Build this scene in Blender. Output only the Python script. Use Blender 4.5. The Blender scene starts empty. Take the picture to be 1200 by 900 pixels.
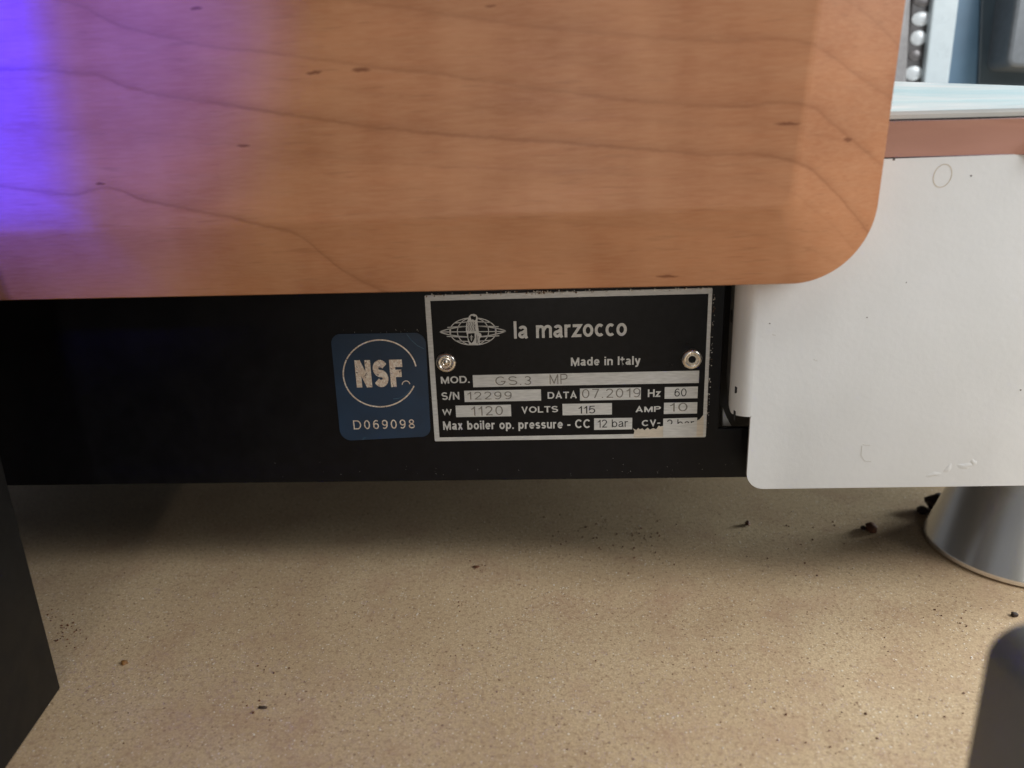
import bpy, bmesh, math, random, os
import numpy as np
from mathutils import Vector, Matrix, Euler

random.seed(7)
rng = np.random.default_rng(7)
S = bpy.context.scene
COL = S.collection

# ------------------------------------------------------------------ camera
CAM = np.array([0.0, -0.2555, 0.165])
R = np.array([[0.99830503, -0.01950392, -0.05483315],
              [0.04656612, -0.29745872, 0.9535984],
              [-0.03490951, -0.95453544, -0.29604631]])      # world rows, camera columns (right, down, forward)
F = 865.0
cd = bpy.data.cameras.new('camera')
cam = bpy.data.objects.new('camera', cd)
COL.objects.link(cam)
M = Matrix(((R[0][0], -R[0][1], -R[0][2], CAM[0]),
            (R[1][0], -R[1][1], -R[1][2], CAM[1]),
            (R[2][0], -R[2][1], -R[2][2], CAM[2]),
            (0, 0, 0, 1)))
cam.matrix_world = M
cd.sensor_width = 36
cd.lens = F / 1200 * 36
cd.clip_start = 0.005
cd.clip_end = 50
cd.dof.use_dof = True
cd.dof.focus_distance = 0.266
cd.dof.aperture_fstop = 8.6
S.camera = cam

# ------------------------------------------------------------------ world, lamps, exposure
w = bpy.data.worlds.new('World')
S.world = w
w.use_nodes = True
bg = w.node_tree.nodes['Background']
bg.inputs[0].default_value = (0.80, 0.86, 0.95, 1)
bg.inputs[1].default_value = 0.15


def area(name, loc, target, sx, sy, power, col):
    l = bpy.data.lights.new(name, 'AREA')
    l.shape = 'RECTANGLE'
    l.size = sx
    l.size_y = sy
    l.energy = power
    l.color = col
    o = bpy.data.objects.new(name, l)
    COL.objects.link(o)
    o.location = loc
    o.rotation_euler = (Vector(target) - Vector(loc)).to_track_quat('-Z', 'Y').to_euler()
    return o


def spot(name, loc, target, deg, blend, power, col, rad):
    l = bpy.data.lights.new(name, 'SPOT')
    l.spot_size = math.radians(deg)
    l.spot_blend = blend
    l.energy = power
    l.color = col
    l.shadow_soft_size = rad
    o = bpy.data.objects.new(name, l)
    COL.objects.link(o)
    o.location = loc
    o.rotation_euler = (Vector(target) - Vector(loc)).to_track_quat('-Z', 'Y').to_euler()
    return o


area('ceiling_light', (0.10, -0.75, 1.25), (0.02, -0.05, 0.05), 0.5, 0.4, 1.8, (1.0, 0.95, 0.88))
area('window_light', (0.56, -0.23, 0.46), (0.10, -0.03, 0.04), 0.31, 0.31, 4.0, (0.965, 0.985, 1.0))
area('low_window_light', (1.10, 0.34, 0.235), (0.12, 0.03, 0.0), 0.30, 0.20, 12.0, (0.88, 0.97, 1.0))
area('added_strip_light', (0.03, -0.95, 0.24), (0.19, 0.0, 0.03), 0.045, 0.50, 1.0, (1.0, 0.96, 0.9))  # added strip lamp behind the camera, for highlights on the foot
BLUE = (-0.262, -0.092, 0.262)
spot('blue_status_lamp', BLUE, (-0.150, -0.035, 0.180), 60, 0.2, 14.0, (0.0, 0.0, 1.0), 0.0065)
spot('added_blue_spot', (-0.125, -0.222, 0.240), (-0.158, -0.035, 0.208), 54, 1.0, 2.9, (0.02, 0.0, 1.0), 0.01)  # added spot beside the camera that widens the violet falloff on the wood

S.view_settings.view_transform = 'Standard'
S.view_settings.look = 'None'
S.view_settings.exposure = 0.0
S.view_settings.gamma = 1.0
S.view_settings.use_curve_mapping = False
S.render.engine = 'CYCLES'
S.cycles.use_denoising = True
S.cycles.max_bounces = 8


# ------------------------------------------------------------------ projection helpers (where a sight line meets a real plane)
def ray(x, y):
    return R @ np.array([(x - 600) / F, (y - 450) / F, 1.0])


def onY(x, y, Y):
    r = ray(x, y)
    return CAM + r * ((Y - CAM[1]) / r[1])


def onZ(x, y, Z=0.0):
    r = ray(x, y)
    return CAM + r * ((Z - CAM[2]) / r[2])


# ------------------------------------------------------------------ materials
class NT:
    def __init__(s, name):
        s.m = bpy.data.materials.new(name)
        s.m.use_nodes = True
        s.t = s.m.node_tree
        s.b = s.t.nodes['Principled BSDF']
        s.tc = None

    def n(s, typ, **k):
        nd = s.t.nodes.new(typ)
        for a, v in k.items():
            if a.startswith('i_'):
                key = a[2:]
                key = int(key) if key.isdigit() else key.replace('_', ' ')
                s.put(v, nd.inputs[key])
            else:
                setattr(nd, a, v)
        return nd

    def put(s, v, sock):
        if isinstance(v, bpy.types.NodeSocket):
            s.t.links.new(v, sock)
        else:
            sock.default_value = v

    def obj(s):
        if not s.tc:
            s.tc = s.n('ShaderNodeTexCoord')
        return s.tc.outputs['Object']

    def math(s, op, a, b=0.0, c=0.0, clamp=False):
        nd = s.n('ShaderNodeMath', operation=op, use_clamp=clamp)
        s.put(a, nd.inputs[0])
        s.put(b, nd.inputs[1])
        s.put(c, nd.inputs[2])
        return nd.outputs[0]

    def map(s, v, a, b, c=0.0, d=1.0, smooth=False):
        nd = s.n('ShaderNodeMapRange')
        nd.interpolation_type = 'SMOOTHSTEP' if smooth else 'LINEAR'
        s.put(v, nd.inputs[0])
        for i, q in enumerate((a, b, c, d)):
            s.put(q, nd.inputs[i + 1])
        return nd.outputs[0]

    def noise(s, scale, detail=3.0, rough=0.5, vec=None, dist=0.0, stretch=None):
        v = vec or s.obj()
        if stretch:
            mp = s.n('ShaderNodeMapping')
            s.put(v, mp.inputs[0])
            mp.inputs['Scale'].default_value = stretch
            v = mp.outputs[0]
        nd = s.n('ShaderNodeTexNoise')
        s.put(v, nd.inputs['Vector'])
        nd.inputs['Scale'].default_value = scale
        nd.inputs['Detail'].default_value = detail
        nd.inputs['Roughness'].default_value = rough
        nd.inputs['Distortion'].default_value = dist
        return nd.outputs[0]

    def mix(s, f, a, b, mode='MIX'):
        nd = s.n('ShaderNodeMix', data_type='RGBA', blend_type=mode)
        s.put(f, nd.inputs[0])
        s.put(a, nd.inputs[6])
        s.put(b, nd.inputs[7])
        return nd.outputs[2]

    def bump(s, h, strength=0.3, dist=0.0002):
        nd = s.n('ShaderNodeBump')
        nd.inputs['Strength'].default_value = strength
        nd.inputs['Distance'].default_value = dist
        s.put(h, nd.inputs['Height'])
        s.put(nd.outputs[0], s.b.inputs['Normal'])
        return nd

    def set(s, **k):
        for a, v in k.items():
            s.put(v, s.b.inputs[a.replace('_', ' ')])
        return s.m


def c3(r, g, b):
    return (r, g, b, 1)


def simple(name, col, rough=0.5, metal=0.0, var=0.15, scale=300, bump=0.0, **k):
    t = NT(name)
    nz = t.noise(scale, 3)
    a = c3(*[x * (1 - var) for x in col])
    b = c3(*[min(1, x * (1 + var)) for x in col])
    t.set(Base_Color=t.mix(t.map(nz, .3, .7), a, b), Roughness=t.map(t.noise(scale * .35, 3), .3, .7, max(.02, rough - .06), rough + .06), Metallic=metal, **k)
    if bump:
        t.bump(nz, bump, 0.0002)
    return t.m


# ---- wood: growth lines follow height curves along the board
GX0, GX1, GZ0, GZ1 = -0.28, 0.18, 0.10, 0.30
LINES = [
    ([(0, 82), (60, 83), (125, 90), (150, 101), (200, 113), (300, 128), (400, 143), (500, 155), (600, 162), (700, 170), (800, 178), (925, 188), (975, 219), (1000, 245), (1022, 270)], 1.0),
    ([(0, -8), (90, 5), (150, 32), (205, 45), (250, 55), (350, 66), (430, 78), (500, 85), (600, 100), (718, 115), (854, 125), (940, 122), (975, 144), (1035, 188)], 0.72),
    ([(0, -60), (400, 0), (500, 14), (600, 28), (718, 41), (835, 49), (947, 51), (970, 62), (998, 80), (1045, 108)], 0.55),
    ([(0, 216), (60, 225), (95, 227), (130, 219), (175, 234), (240, 247), (300, 260), (350, 275), (375, 295), (400, 317), (435, 337), (520, 380)], 0.9),
    ([(0, -160), (700, -80), (955, -20), (998, 2), (1029, 23), (1060, 50)], 0.5),
    ([(0, 150), (200, 158), (290, 170), (420, 186), (560, 196), (760, 205), (900, 214), (960, 250), (1000, 285)], 0.28),
    ([(0, 262), (200, 262), (420, 246), (560, 252), (700, 262), (860, 272), (930, 285), (1000, 320)], 0.22),
    ([(0, 45), (120, 48), (200, 66), (330, 92), (500, 118), (700, 136), (860, 148), (920, 147), (965, 160), (998, 166), (1035, 195)], 0.22),
]
FLECKS = [((232, 10), 9, 2.4), ((369, 85), 12, 2.2), ((424, 82), 13, 2.6), ((287, 170), 10, 2.0), ((922, 145), 18, 2.2), ((998, 163), 7, 2.5), ((784, 326), 17, 1.8), ((120, 215), 8, 1.6), ((575, 8), 8, 1.5)]


def wood_material():
    t = NT('maple_wood')
    sep = t.n('ShaderNodeSeparateXYZ')
    t.put(t.obj(), sep.inputs[0])
    X, Z = sep.outputs[0], sep.outputs[2]
    xn = t.map(X, GX0, GX1)
    wob = t.math('MULTIPLY', t.math('SUBTRACT', t.noise(60, 4, .6, stretch=(1, 1, 1.5)), .5), .0016)
    wob2 = t.math('MULTIPLY', t.math('SUBTRACT', t.noise(420, 2, .6), .5), .0009)
    zz = t.math('ADD', t.math('ADD', Z, wob), wob2)
    total = None
    linemask = None
    for i, (pts, wgt) in enumerate(LINES):
        fc = t.n('ShaderNodeFloatCurve')
        cm = fc.mapping
        cur = cm.curves[0]
        pw = [onY(x, y, -0.033) for x, y in pts]
        pn = [((p[0] - GX0) / (GX1 - GX0), (p[2] - GZ0) / (GZ1 - GZ0)) for p in pw]
        cm.use_clip = False
        while len(cur.points) > 2:
            cur.points.remove(cur.points[-1])
        cur.points[0].location = pn[0]
        cur.points[1].location = pn[-1]
        for q in pn[1:-1]:
            cur.points.new(*q)
        cm.update()
        t.put(xn, fc.inputs['Value'])
        zl = t.map(fc.outputs[0], 0, 1, GZ0, GZ1)
        fc_map = zl.node
        fc_map.clamp = False
        d = t.math('SUBTRACT', zz, zl)                       # + above the line
        core = t.map(t.math('ABSOLUTE', t.math('ADD', d, 0.0002)), 0.0, 0.00075, 1, 0, True)
        side = t.math('MULTIPLY', t.map(d, 0.0, 0.0045, 1, 0, True), t.math('GREATER_THAN', d, 0.0))
        side2 = t.map(t.math('ABSOLUTE', d), 0.0, 0.0022, 1, 0, True)
        v = t.math('ADD', t.math('MULTIPLY', core, .42 * wgt), t.math('ADD', t.math('MULTIPLY', side, .16 * wgt), t.math('MULTIPLY', side2, .14 * wgt)))
        total = v if total is None else t.math('ADD', total, v)
    # patchiness of the growth lines
    total = t.math('MULTIPLY', total, t.map(t.noise(45, 3, .6), .25, .7, .45, 1.1))
    fleck = None
    for (px, py), lx, lz in FLECKS:
        p = onY(px, py, -0.034)
        k = 0.00022
        dx = t.math('DIVIDE', t.math('SUBTRACT', X, float(p[0])), lx * k)
        dz = t.math('DIVIDE', t.math('SUBTRACT', zz, float(p[2])), lz * k * 1.15)
        r2 = t.math('ADD', t.math('MULTIPLY', dx, dx), t.math('MULTIPLY', dz, dz))
        v = t.map(r2, 0.1, 1.3, 1, 0, True)
        fleck = v if fleck is None else t.math('MAXIMUM', fleck, v)
    base = t.mix(t.map(t.noise(16, 3, .55, stretch=(1, 1, 2.6)), .3, .7, smooth=True), c3(.380, .150, .067), c3(.510, .220, .104))
    fib = t.noise(420, 4, .65, stretch=(.09, 1, 1))
    fib2 = t.noise(1500, 3, .6, stretch=(.12, 1, 1))
    base = t.mix(t.map(fib, .3, .7, 0, .30), base, c3(.40, .19, .09))
    base = t.mix(t.map(fib2, .35, .75, 0, .20), base, c3(.72, .43, .24))
    por = t.noise(1050, 2, .5, stretch=(.07, 1, 1))
    base = t.mix(t.map(por, .62, .72, 0, .30), base, c3(.27, .11, .05))
    # faint vertical chatoyance figure
    fig = t.noise(55, 3, .5, stretch=(1, 1, .22))
    base = t.mix(t.map(fig, .35, .7, 0, .20), base, c3(.72, .40, .22))
    base = t.mix(t.math('MINIMUM', total, .8), base, c3(.25, .095, .04))
    base = t.mix(t.math('MULTIPLY', fleck, .75), base, c3(.16, .05, .02))
    t.set(Base_Color=base, Roughness=t.map(fib, .3, .7, .36, .48), Specular_IOR_Level=.28, Coat_Weight=.08, Coat_Roughness=.25)
    t.bump(t.math('ADD', fib, t.math('MULTIPLY', fib2, .5)), .035, .0002)
    return t.m


def counter_material():
    t = NT('speckled_counter')
    big = t.noise(14, 4, .6)
    base = t.mix(t.map(big, .3, .7, smooth=True), c3(.58, .425, .255), c3(.70, .54, .335))

    def cells(scale, pick, r0, r1):
        v = t.n('ShaderNodeTexVoronoi', feature='F1')
        t.put(t.obj(), v.inputs['Vector'])
        v.inputs['Scale'].default_value = scale
        q = t.n('ShaderNodeSeparateColor')
        t.put(v.outputs['Color'], q.inputs[0])
        rad = t.map(q.outputs[2], 0, 1, r0, r1)
        inn = t.map(t.math('SUBTRACT', v.outputs['Distance'], rad), -.06, .06, 1, 0)
        return t.math('MULTIPLY', t.math('GREATER_THAN', q.outputs[0], pick), inn), q.outputs[1]
    fine = t.noise(1500, 2, .6)
    base = t.mix(t.map(fine, .38, .62, 0, .62), base, c3(.42, .29, .18))
    mid = t.noise(560, 2, .6)
    base = t.mix(t.map(mid, .50, .66, 0, .55), base, c3(.36, .235, .145))
    wh, _ = cells(720, .86, .10, .26)
    wh2, _ = cells(1250, .76, .12, .30)
    dk, _ = cells(620, .80, .10, .28)
    dk2, _ = cells(1000, .76, .12, .28)
    med = t.noise(60, 4, .7)
    dens = t.map(med, .38, .62, .35, 1.0)
    base = t.mix(t.math('MULTIPLY', t.math('MAXIMUM', dk, dk2), t.math('MULTIPLY', dens, .80)), base, c3(.15, .075, .04))
    base = t.mix(t.math('MULTIPLY', t.math('MAXIMUM', wh, wh2), .75), base, c3(.88, .80, .66))
    base = t.mix(t.map(t.noise(34, 4, .65), .50, .70, 0, .42), base, c3(.42, .25, .165))
    st = t.math('MULTIPLY', t.map(t.noise(24, 3, .6), .50, .70), t.map(t.noise(1300, 2, .6), .46, .60))
    base = t.mix(t.math('MULTIPLY', st, .35), base, c3(.22, .09, .045))
    t.set(Base_Color=base, Roughness=t.map(fine, .3, .7, .40, .60), Specular_IOR_Level=.4)
    h = t.math('ADD', t.math('MULTIPLY', fine, .6), t.math('ADD', t.math('MULTIPLY', mid, .8), wh))
    t.bump(h, .5, .0003)
    return t.m


def foil_material():
    t = NT('worn_foil')
    nz = t.noise(700, 4, .6, dist=1.5)
    col = t.mix(t.map(nz, .42, .62, smooth=True), c3(.74, .62, .52), c3(.95, .90, .82))
    col = t.mix(t.map(t.noise(430, 3, .6, dist=2.5), .60, .68), col, c3(.16, .12, .12))
    t.set(Base_Color=col, Roughness=.34, Metallic=.55)
    return t.m


def plate_metal(name, col, metal=.45, rough=.42):
    t = NT(name)
    a = t.noise(1600, 3, .6, stretch=(.15, 1, 1))
    c = t.mix(t.map(a, .3, .7), c3(*[x * .86 for x in col]), c3(*[min(1, x * 1.12) for x in col]))
    t.set(Base_Color=c, Roughness=rough, Metallic=metal)
    t.bump(t.noise(2500, 2), .08, .0001)
    return t.m


def white_paint():
    t = NT('white_powder_coat')
    n1 = t.noise(520, 3, .55)
    n2 = t.noise(170, 2, .5)
    col = t.mix(t.map(t.noise(30, 3), .3, .7), c3(.70, .715, .715), c3(.745, .76, .765))
    t.set(Base_Color=col, Roughness=.34, Specular_IOR_Level=.5)
    t.bump(t.math('ADD', n1, n2), .24, .0002)
    return t.m


def steel(name, col, rough, streak=0.0, aniso=0.0, stretch=(1, 1, .05)):
    t = NT(name)
    a = t.noise(900, 3, .6, stretch=stretch)
    c = t.mix(t.map(a, .3, .7), c3(*[x * (1 - streak) for x in col]), c3(*[min(1, x * (1 + streak)) for x in col]))
    t.set(Base_Color=c, Roughness=t.map(a, .3, .7, rough * .8, rough * 1.2), Metallic=1.0, Anisotropic=aniso)
    return t.m


MW = wood_material()
MC = counter_material()
MWH = white_paint()
MFOIL = foil_material()
MSIL = plate_metal('anodised_silver', (.60, .61, .60), .3)
MSILW = plate_metal('worn_bare_metal', (.62, .57, .49), .4, .36)
MBLK = simple('black_enamel', (.0045, .0045, .0055), .33, var=.3, scale=500, Specular_IOR_Level=.2)
MPAN = simple('satin_black_steel', (.0035, .0035, .005), .42, var=.3, scale=200, Specular_IOR_Level=.22)
MINT = simple('dark_chassis_steel', (.012, .012, .013), .6, var=.3, scale=80)
MGRI = simple('matte_black_plastic', (.006, .006, .006), .55, var=.15, scale=300, bump=.05, Specular_IOR_Level=.35)
MBLUE = simple('blue_label_film', (.010, .034, .075), .36, var=.18, scale=90)
MINK = simple('black_ink', (.01, .01, .011), .5, var=.1)
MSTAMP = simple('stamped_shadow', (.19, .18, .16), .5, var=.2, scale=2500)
MSTAMPL = simple('stamped_highlight', (.72, .70, .66), .4, .4, var=.2, scale=2500)
MRIV = steel('rivet_steel', (.78, .73, .66), .26, .08)
MFOOT = simple('turned_steel', (.88, .86, .83), .24, .85, var=.02, scale=40)
MRUB = simple('black_rubber', (.015, .015, .015), .7)
MPOL = steel('pink_reflection_steel', (.44, .29, .31), .12, .03, 0, (.05, .4, .4))  # pink that the steel reflects put into its base colour
MTRL = simple('tray_lip_steel', (.62, .62, .59), .3, .35, var=.06, scale=60)
MTRW = simple('dark_grey_plastic', (.17, .185, .18), .36, var=.12, scale=60)
MCR = simple('coffee_crumb', (.13, .050, .022), .7, var=.5, scale=900, bump=.6)
MCRD = simple('dark_crumb', (.045, .026, .018), .7, var=.5, scale=900, bump=.6)
MDUST = simple('pale_dust', (.90, .84, .74), .6, var=.3, scale=900)
MDUSTB = simple('brown_dust', (.16, .085, .04), .7, var=.3, scale=900)


# ------------------------------------------------------------------ mesh helpers
def mesh(name, V, Fc, mat, parent=None, smooth=False, mats=None, fm=None, weld=False):
    me = bpy.data.meshes.new(name)
    me.from_pydata([tuple(float(q) for q in v) for v in V], [], Fc)
    bm = bmesh.new()
    bm.from_mesh(me)
    if weld:
        bmesh.ops.remove_doubles(bm, verts=bm.verts, dist=1e-6)
    bmesh.ops.recalc_face_normals(bm, faces=bm.faces)
    bm.to_mesh(me)
    bm.free()
    for m in (mats or [mat]):
        me.materials.append(m)
    if fm:
        for p, i in zip(me.polygons, fm):
            p.material_index = i
    if smooth:
        for p in me.polygons:
            p.use_smooth = True
        me.set_sharp_from_angle(angle=math.radians(38))
    o = bpy.data.objects.new(name, me)
    COL.objects.link(o)
    if parent:
        o.parent = parent
        o.location = -Vector(root_loc(parent))
    return o


def root_loc(p):
    v = Vector((0, 0, 0))
    while p:
        v += p.location
        p = p.parent
    return v


def thing(name, loc, label, cat, group=None):
    o = bpy.data.objects.new(name, None)
    COL.objects.link(o)
    o.location = loc
    o.empty_display_size = .02
    return tag(o, label, cat, group)


def tag(o, label=None, cat=None, group=None, kind=None):
    if label: o['label'] = label
    if cat: o['category'] = cat
    if group: o['group'] = group
    if kind: o['kind'] = kind
    return o


def recentre(o):
    "put the origin of a top-level mesh at its base centre"
    co = [v.co.copy() for v in o.data.vertices]
    c = Vector(((min(v.x for v in co) + max(v.x for v in co)) / 2, (min(v.y for v in co) + max(v.y for v in co)) / 2, min(v.z for v in co)))
    for v in o.data.vertices:
        v.co -= c
    o.location = o.location + c
    return o


def prism_xz(poly, y0, y1, bevel=0.0):
    "polygon in X,Z extruded from front y0 to back y1; optional front chamfer"
    n = len(poly)
    P = np.array(poly, float)
    V, Fc = [], []
    loops = []
    if bevel:
        c = inset(P, bevel)
        loops = [(c, y0), (inset(P, bevel * .3), y0 + bevel * .3), (P, y0 + bevel), (P, y1)]
    else:
        loops = [(P, y0), (P, y1)]
    for q, y in loops:
        V += [(a, y, b) for a, b in q]
    for k in range(len(loops) - 1):
        for i in range(n):
            j = (i + 1) % n
            Fc.append((k * n + i, k * n + j, (k + 1) * n + j, (k + 1) * n + i))
    Fc.append(tuple(range(n)))
    Fc.append(tuple(range((len(loops) - 1) * n, len(loops) * n))[::-1])
    return V, Fc


def inset(P, d):
    n = len(P)
    A = 0.5 * sum(P[i][0] * P[(i + 1) % n][1] - P[(i + 1) % n][0] * P[i][1] for i in range(n))
    s = 1 if A > 0 else -1
    out = []
    for i in range(n):
        a, b, c = P[i - 1], P[i], P[(i + 1) % n]
        e1 = (b - a) / (np.linalg.norm(b - a) + 1e-12)
        e2 = (c - b) / (np.linalg.norm(c - b) + 1e-12)
        n1 = np.array([-e1[1], e1[0]]) * s
        n2 = np.array([-e2[1], e2[0]]) * s
        m = n1 + n2
        m = m / (np.linalg.norm(m) + 1e-12)
        k = max(.4, float(np.dot(m, n1)))
        out.append(b + m * d / k)
    return np.array(out)


def fillet(poly, radii, seg=8):
    "round the corners of a closed polygon"
    P = np.array(poly, float)
    n = len(P)
    out = []
    for i in range(n):
        r = radii[i] if hasattr(radii, '__len__') else radii
        a, b, c = P[i - 1], P[i], P[(i + 1) % n]
        if r <= 0:
            out.append(b)
            continue
        u = (a - b) / np.linalg.norm(a - b)
        v = (c - b) / np.linalg.norm(c - b)
        ang = math.acos(max(-1, min(1, float(np.dot(u, v)))))
        t = r / math.tan(ang / 2)
        p0, p1 = b + u * t, b + v * t
        bis = (u + v) / np.linalg.norm(u + v)
        ctr = b + bis * r / math.sin(ang / 2)
        a0 = math.atan2(*(p0 - ctr)[::-1])
        a1 = math.atan2(*(p1 - ctr)[::-1])
        da = (a1 - a0 + math.pi) % (2 * math.pi) - math.pi
        for k in range(seg + 1):
            q = a0 + da * k / seg
            out.append(ctr + r * np.array([math.cos(q), math.sin(q)]))
    return np.array(out)


def xz(x, y, Y=0.0):
    p = onY(x, y, Y)
    return (p[0], p[2])


def pxpoly(pts, Y):
    return [xz(x, y, Y) for x, y in pts]


def box(x0, x1, y0, y1, z0, z1):
    V = [(x0, y0, z0), (x1, y0, z0), (x1, y1, z0), (x0, y1, z0), (x0, y0, z1), (x1, y0, z1), (x1, y1, z1), (x0, y1, z1)]
    Fc = [(0, 3, 2, 1), (4, 5, 6, 7), (0, 1, 5, 4), (1, 2, 6, 5), (2, 3, 7, 6), (3, 0, 4, 7)]
    return V, Fc


def join(*parts):
    V, Fc = [], []
    for v, f in parts:
        k = len(V)
        V += list(v)
        Fc += [tuple(i + k for i in q) for q in f]
    return V, Fc


def lathe_y(cx, cz, prof, seg=40):
    "profile (r, y) turned about an axis along Y"
    V, Fc = [], []
    for r, y in prof:
        for k in range(seg):
            a = 2 * math.pi * k / seg
            V.append((cx + r * math.cos(a), y, cz + r * math.sin(a)))
    for i in range(len(prof) - 1):
        for k in range(seg):
            j = (k + 1) % seg
            Fc.append((i * seg + k, i * seg + j, (i + 1) * seg + j, (i + 1) * seg + k))
    Fc.append(tuple(range(seg)))
    Fc.append(tuple(range((len(prof) - 1) * seg, len(prof) * seg))[::-1])
    return V, Fc


def lathe_z(cx, cy, prof, seg=96):
    V, Fc = [], []
    for r, z in prof:
        for k in range(seg):
            a = 2 * math.pi * k / seg
            V.append((cx + r * math.cos(a), cy + r * math.sin(a), z))
    for i in range(len(prof) - 1):
        for k in range(seg):
            j = (k + 1) % seg
            Fc.append((i * seg + k, i * seg + j, (i + 1) * seg + j, (i + 1) * seg + k))
    Fc.append(tuple(range(seg)))
    Fc.append(tuple(range((len(prof) - 1) * seg, len(prof) * seg))[::-1])
    return V, Fc


def ribbon(pts, width, y0, y1, closed=False):
    "flat line of a given width in X,Z, with thickness y0..y1"
    P = np.array(pts, float)
    n = len(P)
    L, Rr = [], []
    for i in range(n):
        a = P[i - 1] if (i > 0 or closed) else P[i]
        b = P[(i + 1) % n] if (i < n - 1 or closed) else P[i]
        d = (b - a) / (np.linalg.norm(b - a) + 1e-12)
        nn = np.array([-d[1], d[0]])
        L.append(P[i] + nn * width / 2)
        Rr.append(P[i] - nn * width / 2)
    V, Fc = [], []
    for i in range(n):
        V += [(L[i][0], y0, L[i][1]), (Rr[i][0], y0, Rr[i][1]), (Rr[i][0], y1, Rr[i][1]), (L[i][0], y1, L[i][1])]
    m = n if closed else n - 1
    for i in range(m):
        a, b = i * 4, ((i + 1) % n) * 4
        for k in range(4):
            kk = (k + 1) % 4
            Fc.append((a + k, a + kk, b + kk, b + k))
    if not closed:
        Fc += [(0, 1, 2, 3), tuple((n - 1) * 4 + k for k in (3, 2, 1, 0))]
    return V, Fc


def _e(cx, cy, rx, ry, a0, a1, n=12):
    return [(cx + rx * math.cos(math.radians(a0 + (a1 - a0) * k / n)), cy + ry * math.sin(math.radians(a0 + (a1 - a0) * k / n))) for k in range(n + 1)]


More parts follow.
